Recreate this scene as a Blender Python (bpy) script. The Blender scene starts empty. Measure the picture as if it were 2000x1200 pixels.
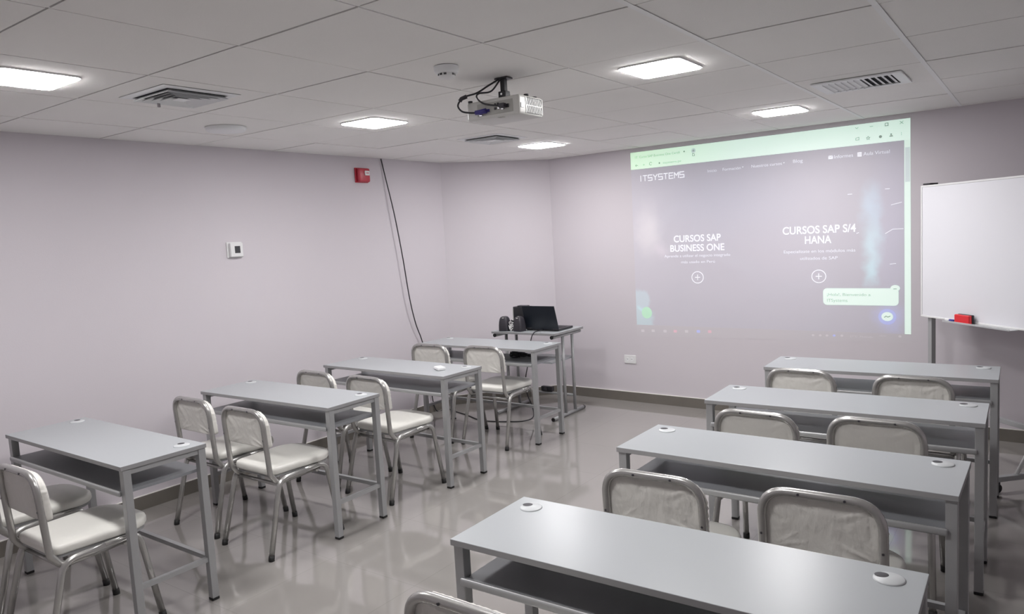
import bpy, bmesh, math, random
from mathutils import Vector, Matrix
random.seed(7)
S = bpy.context.scene
COL = S.collection
PI = math.pi
R = math.radians

# ------------------------------------------------------------------ camera
CAM_H = 1.6287
cam = bpy.data.objects.new('camera', bpy.data.cameras.new('camera'))
COL.objects.link(cam); S.camera = cam
cam.data.sensor_width = 36; cam.data.lens = 36 * 1439.2 / 2000
cam.data.clip_start = .05
def cam_axes(yaw, pitch, roll):
    f = Vector((math.sin(yaw)*math.cos(pitch), math.cos(yaw)*math.cos(pitch), math.sin(pitch)))
    r0 = Vector((math.cos(yaw), -math.sin(yaw), 0)); u0 = r0.cross(f)
    r = math.cos(roll)*r0 + math.sin(roll)*u0
    u = -math.sin(roll)*r0 + math.cos(roll)*u0
    return r, u, f
_r, _u, _f = cam_axes(R(-35.96), R(-5.56), R(-3.12))
cam.matrix_world = Matrix(((_r.x, _u.x, -_f.x, 0), (_r.y, _u.y, -_f.y, 0), (_r.z, _u.z, -_f.z, CAM_H), (0, 0, 0, 1)))

# ------------------------------------------------------------------ world / exposure
w = bpy.data.worlds.new('world'); S.world = w; w.use_nodes = True
w.node_tree.nodes['Background'].inputs[0].default_value = (.8, .85, .95, 1)
w.node_tree.nodes['Background'].inputs[1].default_value = .05
S.view_settings.view_transform = 'Standard'; S.view_settings.look = 'None'
S.view_settings.gamma = 1; S.view_settings.use_curve_mapping = False
S.view_settings.exposure = 0.0
LAMP = 77.0            # radiance of the ceiling panels' diffusers
LAMP_COL = (1.0, .985, .99)

# ------------------------------------------------------------------ materials
def mat(name, col, rough=.5, metal=0, spec=.5, bump=0, bscale=40, var=0, vscale=6, emit=None, estr=1, coat=0, stretch=None):
    m = bpy.data.materials.new(name); m.use_nodes = True
    nt = m.node_tree; b = nt.nodes['Principled BSDF']
    b.inputs['Base Color'].default_value = (*col, 1); b.inputs['Roughness'].default_value = rough
    b.inputs['Metallic'].default_value = metal; b.inputs['Specular IOR Level'].default_value = spec
    b.inputs['Coat Weight'].default_value = coat
    if emit: b.inputs['Emission Color'].default_value = (*emit, 1); b.inputs['Emission Strength'].default_value = estr
    if bump or var:
        tc = nt.nodes.new('ShaderNodeTexCoord'); mp = nt.nodes.new('ShaderNodeMapping')
        nt.links.new(tc.outputs['Object'], mp.inputs[0])
        if stretch: mp.inputs['Scale'].default_value = stretch
    if bump:
        n = nt.nodes.new('ShaderNodeTexNoise'); n.inputs['Scale'].default_value = bscale; n.inputs['Detail'].default_value = 4
        nt.links.new(mp.outputs[0], n.inputs['Vector'])
        bp = nt.nodes.new('ShaderNodeBump'); bp.inputs['Strength'].default_value = bump; bp.inputs['Distance'].default_value = .01
        nt.links.new(n.outputs['Fac'], bp.inputs['Height']); nt.links.new(bp.outputs[0], b.inputs['Normal'])
    if var:
        n = nt.nodes.new('ShaderNodeTexNoise'); n.inputs['Scale'].default_value = vscale
        nt.links.new(mp.outputs[0], n.inputs['Vector'])
        mx = nt.nodes.new('ShaderNodeMix'); mx.data_type = 'RGBA'
        mx.inputs[6].default_value = (*[c*(1-var) for c in col], 1); mx.inputs[7].default_value = (*[min(1, c*(1+var)) for c in col], 1)
        nt.links.new(n.outputs['Fac'], mx.inputs[0]); nt.links.new(mx.outputs[2], b.inputs['Base Color'])
    return m

WALLC = (.640, .600, .635)
M = dict(
 wall=mat('wall_paint', WALLC, .75, spec=.25, bump=.05, bscale=120, var=.015, vscale=1.5),
 tile=mat('ceiling_tile', (.90, .885, .865), .9, spec=.15, bump=.12, bscale=180, var=.02, vscale=3),
 tbar=mat('ceiling_bar', (.9, .9, .9), .5),
 groove=mat('ceiling_plenum', (.10, .10, .10), .9),
 base=mat('baseboard_stone', (.17, .155, .135), .28, var=.1, vscale=8),
 base_highlight=mat('baseboard_edge_highlight', (.80, .78, .74), .6),
 top=mat('grey_laminate', (.39, .41, .425), .31, spec=.45, bump=.02, bscale=300),
 edge=mat('grey_edge_band', (.33, .33, .335), .45),
 shelf=mat('grey_shelf_laminate', (.27, .28, .295), .4),
 steel=mat('grey_painted_steel', (.40, .405, .41), .38, metal=.25, bump=.03, bscale=60),
 tube=mat('silver_tube', (.50, .495, .48), .27, metal=.7),
 vinyl=mat('cream_vinyl', (.80, .79, .74), .34, bump=.55, bscale=7, stretch=(1, 1, 2.2)),
 vback=mat('cream_vinyl_creased', (.76, .745, .70), .40, bump=.9, bscale=9, stretch=(2.0, 1, 1.0)),
 cap=mat('pale_grey_plastic', (.58, .60, .61), .35),
 rubber=mat('black_rubber', (.012, .012, .012), .55),
 black=mat('black_plastic', (.018, .018, .022), .38),
 lid=mat('laptop_lid', (.014, .018, .026), .32),
 dark=mat('dark_grey_plastic', (.035, .032, .04), .45),
 white=mat('white_plastic', (.80, .80, .80), .35),
 panelw=mat('white_enamel', (.86, .87, .88), .4),
 proj=mat('projector_white', (.60, .595, .57), .35),
 projg=mat('projector_recess', (.40, .395, .37), .5),
 grille=mat('grille_shadow', (.10, .10, .10), .7),
 red=mat('red_plastic', (.50, .035, .06), .35),
 redb=mat('eraser_red', (.78, .03, .04), .4),
 blue=mat('marker_blue', (.03, .035, .28), .4),
 indigo=mat('vga_plug_blue', (.05, .04, .22), .4),
 metal=mat('bright_metal', (.7, .7, .72), .25, metal=.9),
 board=mat('whiteboard_enamel', (.80, .80, .84), .16, spec=.5),
 alu=mat('aluminium_trim', (.66, .67, .68), .35, metal=.5),
 lcd=mat('lcd_glass', (.06, .06, .065), .2),
 lcdg=mat('lcd_digit', (.35, .35, .36), .3),
 lamp=mat('lit_diffuser', (.9, .9, .9), .5, emit=LAMP_COL, estr=LAMP),
 vgap=mat('vent_void', (.05, .052, .058), .8),
)
# glossy porcelain floor, 60 cm tiles with hairline joints and soft clouding
def floor_mat():
    m = bpy.data.materials.new('polished_porcelain'); m.use_nodes = True; nt = m.node_tree; b = nt.nodes['Principled BSDF']
    tc = nt.nodes.new('ShaderNodeTexCoord')
    br = nt.nodes.new('ShaderNodeTexBrick'); br.offset = 0; br.squash = 1
    br.inputs['Scale'].default_value = 1; br.inputs['Brick Width'].default_value = .6; br.inputs['Row Height'].default_value = .6
    br.inputs['Mortar Size'].default_value = .0015; br.inputs['Mortar Smooth'].default_value = .3
    br.inputs['Color1'].default_value = (.315, .298, .282, 1); br.inputs['Color2'].default_value = (.325, .308, .292, 1)
    br.inputs['Mortar'].default_value = (.26, .245, .23, 1)
    nt.links.new(tc.outputs['Object'], br.inputs['Vector'])
    n = nt.nodes.new('ShaderNodeTexNoise'); n.inputs['Scale'].default_value = 1.6; n.inputs['Detail'].default_value = 5
    nt.links.new(tc.outputs['Object'], n.inputs['Vector'])
    mx = nt.nodes.new('ShaderNodeMix'); mx.data_type = 'RGBA'; mx.blend_type = 'MULTIPLY'; mx.inputs[0].default_value = .25
    nt.links.new(br.outputs['Color'], mx.inputs[6]); nt.links.new(n.outputs['Color'], mx.inputs[7])
    cr = nt.nodes.new('ShaderNodeMapRange'); cr.inputs[3].default_value = .80; cr.inputs[4].default_value = 1.15
    nt.links.new(n.outputs['Fac'], cr.inputs[0]); nt.links.new(cr.outputs[0], mx.inputs[7])
    nt.links.new(mx.outputs[2], b.inputs['Base Color'])
    b.inputs['Roughness'].default_value = .07; b.inputs['Specular IOR Level'].default_value = 1.0; b.inputs['Coat Weight'].default_value = .35; b.inputs['Coat Roughness'].default_value = .04
    n2 = nt.nodes.new('ShaderNodeTexNoise'); n2.inputs['Scale'].default_value = 3
    bp = nt.nodes.new('ShaderNodeBump'); bp.inputs['Strength'].default_value = .03; bp.inputs['Distance'].default_value = .01
    nt.links.new(tc.outputs['Object'], n2.inputs['Vector']); nt.links.new(n2.outputs['Fac'], bp.inputs['Height']); nt.links.new(bp.outputs[0], b.inputs['Normal'])
    return m
M['floor'] = floor_mat()

# ------------------------------------------------------------------ mesh helpers
def box(bm, x0, x1, y0, y1, z0, z1, bev=0, mi=0, rot=None, at=None, seg=2):
    g = bmesh.ops.create_cube(bm, size=1)
    vs = g['verts']
    for v in vs:
        v.co = Vector(((v.co.x+.5)*(x1-x0)+x0, (v.co.y+.5)*(y1-y0)+y0, (v.co.z+.5)*(z1-z0)+z0))
    fs = list({f for v in vs for f in v.link_faces})
    if bev:
        es = list({e for v in vs for e in v.link_edges})
        o = bmesh.ops.bevel(bm, geom=es, offset=bev, segments=seg, affect='EDGES', profile=.5)
        fs = [f for f in o['faces']] + [f for f in fs if f.is_valid]
        vs = list({v for f in fs for v in f.verts})
    for f in fs:
        if f.is_valid: f.material_index = mi
    if rot is not None:
        bmesh.ops.rotate(bm, verts=vs, cent=at or (0, 0, 0), matrix=rot)
    return vs

def tube(bm, pts, r, n=12, mi=0, cap=True, r2=None):
    pts = [Vector(p) for p in pts]
    rings = []; prev = None
    for i, p in enumerate(pts):
        a = pts[max(0, i-1)]; b = pts[min(len(pts)-1, i+1)]
        t = (b-a).normalized()
        if prev is None:
            ref = Vector((0, 0, 1)) if abs(t.z) < .9 else Vector((1, 0, 0))
            nrm = (ref - t*ref.dot(t)).normalized()
        else:
            nrm = (prev - t*prev.dot(t)).normalized()
        prev = nrm; bn = t.cross(nrm)
        rr = r if r2 is None else r + (r2-r)*i/(len(pts)-1)
        rings.append([bm.verts.new(p + rr*(math.cos(2*PI*k/n)*nrm + math.sin(2*PI*k/n)*bn)) for k in range(n)])
    for a, b in zip(rings, rings[1:]):
        for k in range(n):
            f = bm.faces.new((a[k], a[(k+1) % n], b[(k+1) % n], b[k])); f.smooth = True; f.material_index = mi
    if cap:
        f = bm.faces.new(list(reversed(rings[0]))); f.material_index = mi
        f = bm.faces.new(rings[-1]); f.material_index = mi

def fillet(pts, rad, n=8):
    pts = [Vector(p) for p in pts]; out = [pts[0]]
    for i in range(1, len(pts)-1):
        p = pts[i]; a = (pts[i-1]-p); b = (pts[i+1]-p); la, lb = a.length, b.length
        a.normalize(); b.normalize(); ang = a.angle(b)
        rr = rad[i-1] if isinstance(rad, (list, tuple)) else rad
        d = min(rr/math.tan(ang/2), la*.49, lb*.49) if i not in (0,) else 0
        p0 = p+a*d; p1 = p+b*d
        for k in range(n+1):
            t = k/n
            out.append((1-t)**2*p0 + 2*t*(1-t)*p + t*t*p1)
    out.append(pts[-1]); return out

def smooth_path(pts, n=8):
    pts = [Vector(p) for p in pts]; out = []
    q = [pts[0]] + pts + [pts[-1]]
    for i in range(1, len(q)-2):
        a, b, c, d = q[i-1:i+3]
        for k in range(n):
            t = k/n
            out.append(.5*((2*b)+(c-a)*t+(2*a-5*b+4*c-d)*t*t+(3*b-a-3*c+d)*t**3))
    out.append(pts[-1]); return out

def disc_profile(bm, prof, n=32, mi=0, c=(0, 0, 0), sx=1, sy=1, smooth=True):
    """lathe about z: prof = [(radius, z)...]"""
    rings = []
    for r_, z in prof:
        if r_ < 1e-6: rings.append([bm.verts.new((c[0], c[1], c[2]+z))])
        else: rings.append([bm.verts.new((c[0]+sx*r_*math.cos(2*PI*k/n), c[1]+sy*r_*math.sin(2*PI*k/n), c[2]+z)) for k in range(n)])
    for a, b in zip(rings, rings[1:]):
        for k in range(n):
            k2 = (k+1) % n
            if len(a) == 1 and len(b) == 1: continue
            if len(a) == 1: f = bm.faces.new((a[0], b[k2], b[k]))
            elif len(b) == 1: f = bm.faces.new((a[k], a[k2], b[0]))
            else: f = bm.faces.new((a[k], a[k2], b[k2], b[k]))
            f.smooth = smooth; f.material_index = mi

def rrect(w0, w1, d, rr, rf, n=8):
    """outline of a seat: rear width w0, front width w1, depth d, rear/front corner radii; ccw"""
    P = []
    for (cx, cy, r_, a0) in ((w1/2-rf, d/2-rf, rf, 0), (-(w1/2-rf), d/2-rf, rf, PI/2), (-(w0/2-rr), -d/2+rr, rr, PI), (w0/2-rr, -d/2+rr, rr, 1.5*PI)):
        for k in range(n+1):
            a = a0 + PI/2*k/n
            P.append((cx+r_*math.cos(a), cy+r_*math.sin(a)))
    return P

def cushion(bm, outline, t, dome=.008, edge=.014, mi=0):
    """soft pad lying in xy, from z=0 to z=t"""
    cx = sum(p[0] for p in outline)/len(outline); cy = sum(p[1] for p in outline)/len(outline)
    rad = max(abs(p[0]-cx) for p in outline)
    prof = [(-edge*.9, 0), (-edge*.3, t*.04), (0, t*.22), (0, t*.62), (-edge*.25, t*.85), (-edge*1.0, t*.97), (-edge*2.4, t+dome*.35), (-edge*5, t+dome*.75)]
    rings = []
    for off, z in prof:
        s = 1+off/rad
        rings.append([bm.verts.new((cx+(x-cx)*s, cy+(y-cy)*s, z)) for x, y in outline])
    for s in (.45, .2):
        rings.append([bm.verts.new((cx+(x-cx)*s, cy+(y-cy)*s, t+dome)) for x, y in outline])
    n = len(outline)
    for a, b in zip(rings, rings[1:]):
        for k in range(n):
            f = bm.faces.new((a[k], a[(k+1) % n], b[(k+1) % n], b[k])); f.smooth = True; f.material_index = mi
    f = bm.faces.new(rings[-1]); f.smooth = True; f.material_index = mi
    f = bm.faces.new(list(reversed(rings[0]))); f.material_index = mi

def obj(name, bm, mats, parent=None, loc=None, rot=None):
    me = bpy.data.meshes.new(name); bmesh.ops.recalc_face_normals(bm, faces=bm.faces[:]); bm.to_mesh(me); bm.free()
    for m in (mats if isinstance(mats, (list, tuple)) else [mats]): me.materials.append(m)
    o = bpy.data.objects.new(name, me); COL.objects.link(o)
    if parent: o.parent = parent
    if loc: o.location = loc
    if rot: o.rotation_euler = rot
    return o
def B(): return bmesh.new()
def tag(o, label, cat, group=None):
    o['label'] = label; o['category'] = cat
    if group: o['group'] = group
    return o
def thing(name, label, cat, loc=(0, 0, 0), rz=0, group=None):
    o = bpy.data.objects.new(name, None); COL.objects.link(o); o.empty_display_size = .1
    o.location = loc; o.rotation_euler = (0, 0, rz)
    return tag(o, label, cat, group)
def struct(name, bm, mats, loc=None, rot=None):
    o = obj(name, bm, mats, None, loc, rot); o['kind'] = 'structure'; return o
def copy_tree(o, parent=None):
    c = o.copy(); COL.objects.link(c); c.parent = parent
    for ch in list(o.children): copy_tree(ch, c)
    return c
def simple_box(name, m, parent, *a, bev=.002, **k):
    bm = B(); box(bm, *a, bev=bev, **k); return obj(name, bm, m, parent)

# ------------------------------------------------------------------ room
XL, YF, XR, ZC = -4.69, -1.3, 1.7, 2.354          # left wall, wall behind camera, right wall, ceiling
C1 = Vector((-4.69, 5.42, 0)); C2 = Vector((-3.98, 6.24, 0))
BA = math.atan(-.0375)                             # the back wall runs slightly off square
CR = Vector((XR, 6.24-.0375*(XR+3.98), 0))
T = .12
bm = B(); box(bm, XL-.3, XR+.3, YF-.3, 6.55, -.12, 0); struct('floor', bm, M['floor'])
def wall_seg(name, a, b, z0=0, z1=ZC+.14, t=T, m='wall', ext=.0):
    """wall between inner points a->b with the room on the right hand of a->b ... thickness to the left"""
    d = (b-a); L = d.length; ang = math.atan2(d.y, d.x)
    bm = B(); box(bm, -ext, L+ext, 0, t, z0, z1)
    return struct(name, bm, M[m], (a.x, a.y, 0), (0, 0, ang))
wall_seg('wall_left', Vector((XL, YF-T, 0)), C1)
wall_seg('wall_corner', C1, C2)
wall_seg('wall_back', C2, CR, ext=.0)
wall_seg('wall_right', CR+Vector((0, .1, 0)), Vector((XR, YF-T, 0)))
wall_seg('wall_front', Vector((XR+T, YF, 0)), Vector((XL-T, YF, 0)))
def baseboard(name, a, b):
    d = (b-a); L = d.length; ang = math.atan2(d.y, d.x)
    bm = B(); box(bm, 0, L, -.012, -.0002, 0.0002, .088, mi=0); box(bm, 0, L, -.0125, -.0002, .0882, .0925, mi=1)  # pale top strip: light caught on the edge, put into its colour
    struct(name, bm, [M['base'], M['base_highlight']], (a.x, a.y, 0), (0, 0, ang))
baseboard('baseboard_left', Vector((XL, YF+.02, 0)), C1+Vector((0, -.012, 0)))
baseboard('baseboard_corner', C1+(C2-C1).normalized()*.008, C2-(C2-C1).normalized()*.008)
baseboard('baseboard_back', C2+Vector((.012, 0, 0)), CR-Vector((.02, 0, 0)))
baseboard('baseboard_right', CR-Vector((0, .02, 0)), Vector((XR, YF+.02, 0)))

# suspended ceiling: slabs of mineral tile with a fine joint, bars recessed in the joint
GX = [-7.779*.62+.62*a for a in range(-1, 13)]
GY = [(2.667+1.006*b)*.62 for b in range(-7, 8)]
GXr = [x for x in GX if XL+.05 < x < XR-.05]; GXr = [XL-.05] + GXr + [XR+.05]
GYr = [y for y in GY if YF+.05 < y < 6.5]; GYr = [YF-.05] + GYr + [6.45]
def clip_poly(poly, p, n):
    out = []
    for i in range(len(poly)):
        a, b = poly[i], poly[(i+1) % len(poly)]
        da = (a[0]-p.x)*n[0]+(a[1]-p.y)*n[1]; db = (b[0]-p.x)*n[0]+(b[1]-p.y)*n[1]
        if da <= 0: out.append(a)
        if da*db < 0:
            t = da/(da-db); out.append((a[0]+(b[0]-a[0])*t, a[1]+(b[1]-a[1])*t))
    return out
bm = B()
dg = (C2-C1).normalized(); dn = (-dg.y, dg.x)
db_ = (CR-C2).normalized(); bn_ = (-db_.y, db_.x)
J = .0045
for i in range(len(GXr)-1):
    for j in range(len(GYr)-1):
        x0, x1, y0, y1 = GXr[i]+J, GXr[i+1]-J, GYr[j]+J, GYr[j+1]-J
        poly = [(max(x0, XL), y0), (min(x1, XR), y0), (min(x1, XR), y1), (max(x0, XL), y1)]
        poly = clip_poly(poly, C1, dn); poly = clip_poly(poly, C2, bn_) if poly else poly
        if len(poly) < 3: continue
        dz = random.uniform(-.0012, .0012)
        lo = [bm.verts.new((x, y, ZC+dz)) for x, y in poly]; hi = [bm.verts.new((x, y, ZC+.016)) for x, y in poly]
        bm.faces.new(list(reversed(lo))); bm.faces.new(hi)
        for k in range(len(poly)):
            k2 = (k+1) % len(poly); bm.faces.new((lo[k], lo[k2], hi[k2], hi[k]))
box(bm, XL-.1, XR+.1, YF-.1, 6.5, ZC+.0165, ZC+.13, mi=1)
for y in GYr[1:-1]: box(bm, XL, XR, y-J*.9, y+J*.9, ZC+.006, ZC+.0163, mi=1)
for x in GXr[1:-1]: box(bm, x-J*.9, x+J*.9, YF, 6.0, ZC+.003, ZC+.0163, mi=2)
struct('ceiling', bm, [M['tile'], M['groove'], M['tbar']])
# broader flat bars where the grid shows as pale strips (right half of the room)
bm = B()
for x in GXr:
    if -1.3 < x < 2: box(bm, x-.011, x+.011, YF+.01, 6.24-.0375*(x+3.98)-.01, ZC-.003, ZC-.0014, mi=0)
struct('trim_1', bm, M['tbar'])

# ------------------------------------------------------------------ ceiling lamps
def make_lamp():
    t = thing('ceiling_light', '', 'ceiling light')
    bm = B(); o = rrect(.302, .302, .302, .03, .03, 6)
    ring = [[bm.verts.new((x*s, y*s, z)) for x, y in o] for s, z in ((1, .006), (1, -.004), (.992, -.005), (.97, -.005), (.97, 0))]
    n = len(o)
    for a, b in zip(ring, ring[1:]):
        for k in range(n): bm.faces.new((a[k], a[(k+1) % n], b[(k+1) % n], b[k]))
    bm.faces.new(ring[0])
    obj('frame', bm, M['white'], t)
    bm = B(); o = rrect(.296, .296, .296, .028, .028, 6)
    a = [bm.verts.new((x*.99, y*.99, -.003)) for x, y in o]; b = [bm.verts.new((x*.97, y*.97, -.0085)) for x, y in o]
    for k in range(n): bm.faces.new((a[k], a[(k+1) % n], b[(k+1) % n], b[k]))
    bm.faces.new(a); bm.faces.new(b)
    obj('diffuser', bm, M['lamp'], t)
    return t
L0 = make_lamp(); G = 'square lit ceiling panels'
lamps = [(-3.285, 1.335, 'lit square ceiling light cut by left edge of photo'),
         (-3.30, 3.235, 'lit square ceiling light between the left vent and the projector'),
         (-3.36, 5.17, 'lit square ceiling light farthest back, above the left corner near laptop cart'),
         (-1.43, 3.225, 'lit square ceiling light just right of the projector'),
         (-1.43, 5.12, 'lit square ceiling light right above the projected screen'),
         (-1.43, 1.335, 'lit square ceiling light overhead, out of the picture, above nearest right desk')]
for i, (x, y, l) in enumerate(lamps):
    o = L0 if i == 0 else copy_tree(L0)
    o.location = (x, y, ZC-.0015); tag(o, l, 'ceiling light', G)

# ------------------------------------------------------------------ vents and ceiling devices
def square_ring(bm, s0, s1, z0, z1, mi=0):
    """four-sided sloping louvre: outer half size s0 at z0, inner half size s1 at z1, with thickness"""
    def q(s, z): return [bm.verts.new((a*s, b*s, z)) for a, b in ((-1, -1), (1, -1), (1, 1), (-1, 1))]
    a, b, c, d = q(s0, z0), q(s1, z1), q(s1, z1+.0015), q(s0, z0+.0015)
    for p, r_ in ((a, b), (b, c), (c, d), (d, a)):
        for k in range(4):
            f = bm.faces.new((p[k], p[(k+1) % 4], r_[(k+1) % 4], r_[k])); f.material_index = mi
def diffuser_vent(x, y, label):
    t = thing('ceiling_vent', label, 'air vent', (x, y, ZC-.0015))
    bm = B(); square_ring(bm, .19, .172, -.001, -.006); square_ring(bm, .172, .15, -.006, -.004); box(bm, -.19, .19, -.19, .19, -.0012, 0)
    obj('frame', bm, M['panelw'], t)
    bm = B(); box(bm, -.150, .150, -.150, .150, -.0022, -.0014); obj('duct_opening', bm, M['vgap'], t)
    for k, s in enumerate((.150, .122, .094, .066)):
        bm = B(); square_ring(bm, s-.001, s-.020, -.019, -.004); obj('louvre', bm, M['panelw'], t)
    bm = B(); box(bm, -.030, .030, -.030, .030, -.018, -.0155); obj('centre_plate', bm, M['panelw'], t)
    return t
diffuser_vent(-3.255, 1.966, 'white square four-way ceiling vent at upper left near the cut-off light')
diffuser_vent(-3.34, 4.47, 'white square ceiling vent below the projector, near the far ceiling light')
t = thing('ceiling_vent', 'white rectangular ceiling grille with curved blades at upper right', 'air vent', (-.815, 4.465, ZC-.003))
bm = B()
for a in ((-.22, .22, -.19, -.15), (-.22, .22, .15, .19), (-.22, -.17, -.15, .15), (.17, .22, -.15, .15)): box(bm, *a, -.009, 0, bev=.002)
obj('frame', bm, M['panelw'], t)
bm = B(); box(bm, -.17, .17, -.15, .15, -.0012, -.0004); obj('duct_opening', bm, M['vgap'], t)
for k in range(11):
    x = -.155+k*.031
    bm = B(); sg = 1 if k > 5 else -1; pts = [(x+sg*(-.010+.022*math.sin(a)), -.003-.015*(1-math.cos(a))) for a in [R(8*i) for i in range(0, 10)]]
    for yy in (0,):
        va = [bm.verts.new((px_, -.149, pz)) for px_, pz in pts]; vb = [bm.verts.new((px_, .149, pz)) for px_, pz in pts]
        vc = [bm.verts.new((px_+.0012, -.149, pz-.0006)) for px_, pz in pts]; vd = [bm.verts.new((px_+.0012, .149, pz-.0006)) for px_, pz in pts]
        for i in range(len(pts)-1):
            bm.faces.new((va[i], va[i+1], vb[i+1], vb[i])); bm.faces.new((vc[i], vd[i], vd[i+1], vc[i+1]))
        bm.faces.new((va[0], vb[0], vd[0], vc[0])); bm.faces.new((va[-1], vc[-1], vd[-1], vb[-1]))
    obj('blade', bm, M['panelw'], t)
# small stub below the left vent
bm = B(); tube(bm, [(0, 0, 0), (0, 0, -.012), (0, 0, -.03)], .007); o = obj('sensor_stub', bm, mat('stub_plastic', (.32, .29, .31), .6), None, (-3.385, 1.93, ZC-.0062))
tag(o, 'small grey stub hanging from lower edge of the left ceiling vent', 'sensor')
# flat round disc
t = thing('round_ceiling_cover', 'flat white round disc on ceiling between left vent and left wall', 'ceiling speaker', (-3.93, 2.64, ZC-.0015))
bm = B(); disc_profile(bm, [(.112, 0), (.112, -.014), (.104, -.022), (0, -.024)], 40); obj('cover', bm, M['panelw'], t)
bm = B(); disc_profile(bm, [(.117, 0), (.117, -.004), (.111, -.004)], 40); obj('rim', bm, M['white'], t)
# smoke detector
t = thing('smoke_detector', 'white round smoke detector on ceiling left of the projector', 'smoke detector', (-2.06, 2.46, ZC-.0015))
bm = B(); disc_profile(bm, [(.052, 0), (.052, -.022), (.048, -.028), (.036, -.029)], 36); obj('base', bm, M['panelw'], t)
bm = B(); disc_profile(bm, [(.036, -.028), (.036, -.040), (.031, -.048), (0, -.051)], 36); obj('chamber', bm, M['white'], t)
for k in range(12):
    a = 2*PI*k/12
    if k % 4 == 3: continue
    bm = B(); box(bm, .0335, .0368, -.006, .006, -.039, -.031, rot=Matrix.Rotation(a, 3, 'Z')); obj('slot', bm, M['black'], t)

# ------------------------------------------------------------------ projector
t = thing('projector', 'white ceiling-hung projector with cables at its rear', 'projector', (-2.035, 2.835, 2.163))
bm = B(); box(bm, -.148, .148, -.098, .098, 0, .086, bev=.012, seg=4)
for f in bm.faces: f.smooth = True
obj('housing', bm, M['proj'], t)
bm = B(); box(bm, -.085, .115, -.1005, -.096, .014, .07, bev=.001); pp = obj('connector_panel', bm, M['projg'], t)
for i, (x, z, ww, hh, mm) in enumerate(((-.062, .022, .018, .014, 'metal'), (-.03, .035, .034, .012, 'indigo'), (.02, .038, .010, .010, 'black'), (.04, .038, .012, .010, 'metal'), (.06, .034, .014, .012, 'metal'), (.082, .042, .026, .016, 'black'), (.035, .058, .008, .008, 'black'), (.02, .058, .006, .006, 'black'))):
    bm = B(); box(bm, x-ww/2, x+ww/2, -.106, -.1003, z-hh/2, z+hh/2, bev=.001); obj('port', bm, M[mm], pp)
bm = B(); box(bm, .1478, .1492, -.045, .085, .008, .078); g = obj('side_grille', bm, M['grille'], t)
bm = B()
for row in range(2):
    for k in range(9):
        y = -.036+k*.0135; box(bm, .1485, .1502, y-.0022, y+.0022, .010+row*.034, .041+row*.034, rot=Matrix.Rotation(R(18), 3, 'X'), at=(.149, y, .026+row*.034))
box(bm, .1484, .1505, -.045, .085, .0405, .0445); box(bm, .1484, .1505, -.048, -.043, .008, .078); box(bm, .1484, .1505, .083, .088, .008, .078)
obj('grille_bars', bm, M['proj'], g)
bm = B(); box(bm, .148, .151, -.085, -.06, .028, .05, bev=.001); obj('side_button', bm, M['white'], t)
bm = B(); tube(bm, [(-.07, .097, .045), (-.07, .116, .045)], .032, 24); l_ = obj('lens_barrel', bm, M['dark'], t)
bm = B(); disc_profile(bm, [(.026, 0), (.02, .003), (0, .005)], 24); obj('lens', bm, M['lcd'], l_, (-.07, .1162, .045), (-PI/2, 0, 0))
for (x, y) in ((-.135, -.085), (.12, .07), (.135, -.02)):
    bm = B(); tube(bm, [(x, y, .0855), (x, y, .094)], .011, 14); obj('foot', bm, M['black'], t)
bm = B(); box(bm, .02, .05, -.088, -.07, -.0015, .001); obj('label_plate', bm, M['projg'], t)
t2 = thing('projector_mount', 'black ceiling bracket holding the projector', 'bracket', (-2.035, 2.835, 0))
bm = B(); box(bm, -.035, .035, -.025, .025, ZC-.008, ZC-.0016, bev=.001); obj('ceiling_plate', bm, M['black'], t2)
bm = B(); box(bm, -.012, .012, -.012, .012, 2.268, ZC-.0075, bev=.002); obj('post', bm, M['black'], t2)
bm = B(); box(bm, -.021, .021, -.019, .019, 2.255, 2.292, bev=.003); box(bm, -.06, .09, -.008, .008, 2.2495, 2.256, bev=.001); cl = obj('clamp', bm, M['black'], t2)
bm = B(); tube(bm, [(0, -.0185, 2.278), (0, -.024, 2.278)], .005, 12); obj('bolt', bm, M['metal'], cl)
def wire(name, pts, r, m, label, cat='cable', group=None, n=8):
    bm = B(); tube(bm, smooth_path(pts, n), r, 8); o = obj(name, bm, M[m]); tag(o, label, cat, group); return o
px0, py0 = -2.035, 2.835
c1 = bpy.data.objects.get('projector')
bm = B(); tube(bm, smooth_path([(-.012, -.016, .185), (-.05, -.055, .155), (-.09, -.09, .125), (-.14, -.125, .108), (-.165, -.14, .075), (-.145, -.14, .045), (-.11, -.132, .034), (-.075, -.122, .030)]), .0042, 8); sc_ = obj('signal_cable', bm, M['black'], c1)
bm = B(); tube(bm, [(-.158, -.134, .092), (-.15, -.13, .103), (-.128, -.117, .112)], .0095, 12); obj('ferrite_bead', bm, M['dark'], sc_)
bm = B(); tube(bm, [(-.078, -.124, .030), (-.055, -.118, .031), (-.026, -.111, .034)], .0105, 12, r2=.012); obj('cable_plug', bm, M['indigo'], sc_)
c2 = c1
bm = B(); tube(bm, smooth_path([(-.014, -.012, .18), (-.03, -.04, .14), (-.045, -.06, .125), (-.08, -.085, .122), (-.085, -.10, .105), (-.05, -.115, .075), (0, -.125, .055), (.055, -.122, .044)]), .004, 8); pc_ = obj('power_cord', bm, M['black'], c2)
bm = B(); box(bm, .055, .085, -.128, -.1065, .033, .053, bev=.003); obj('cord_plug', bm, M['dark'], pc_)

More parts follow.
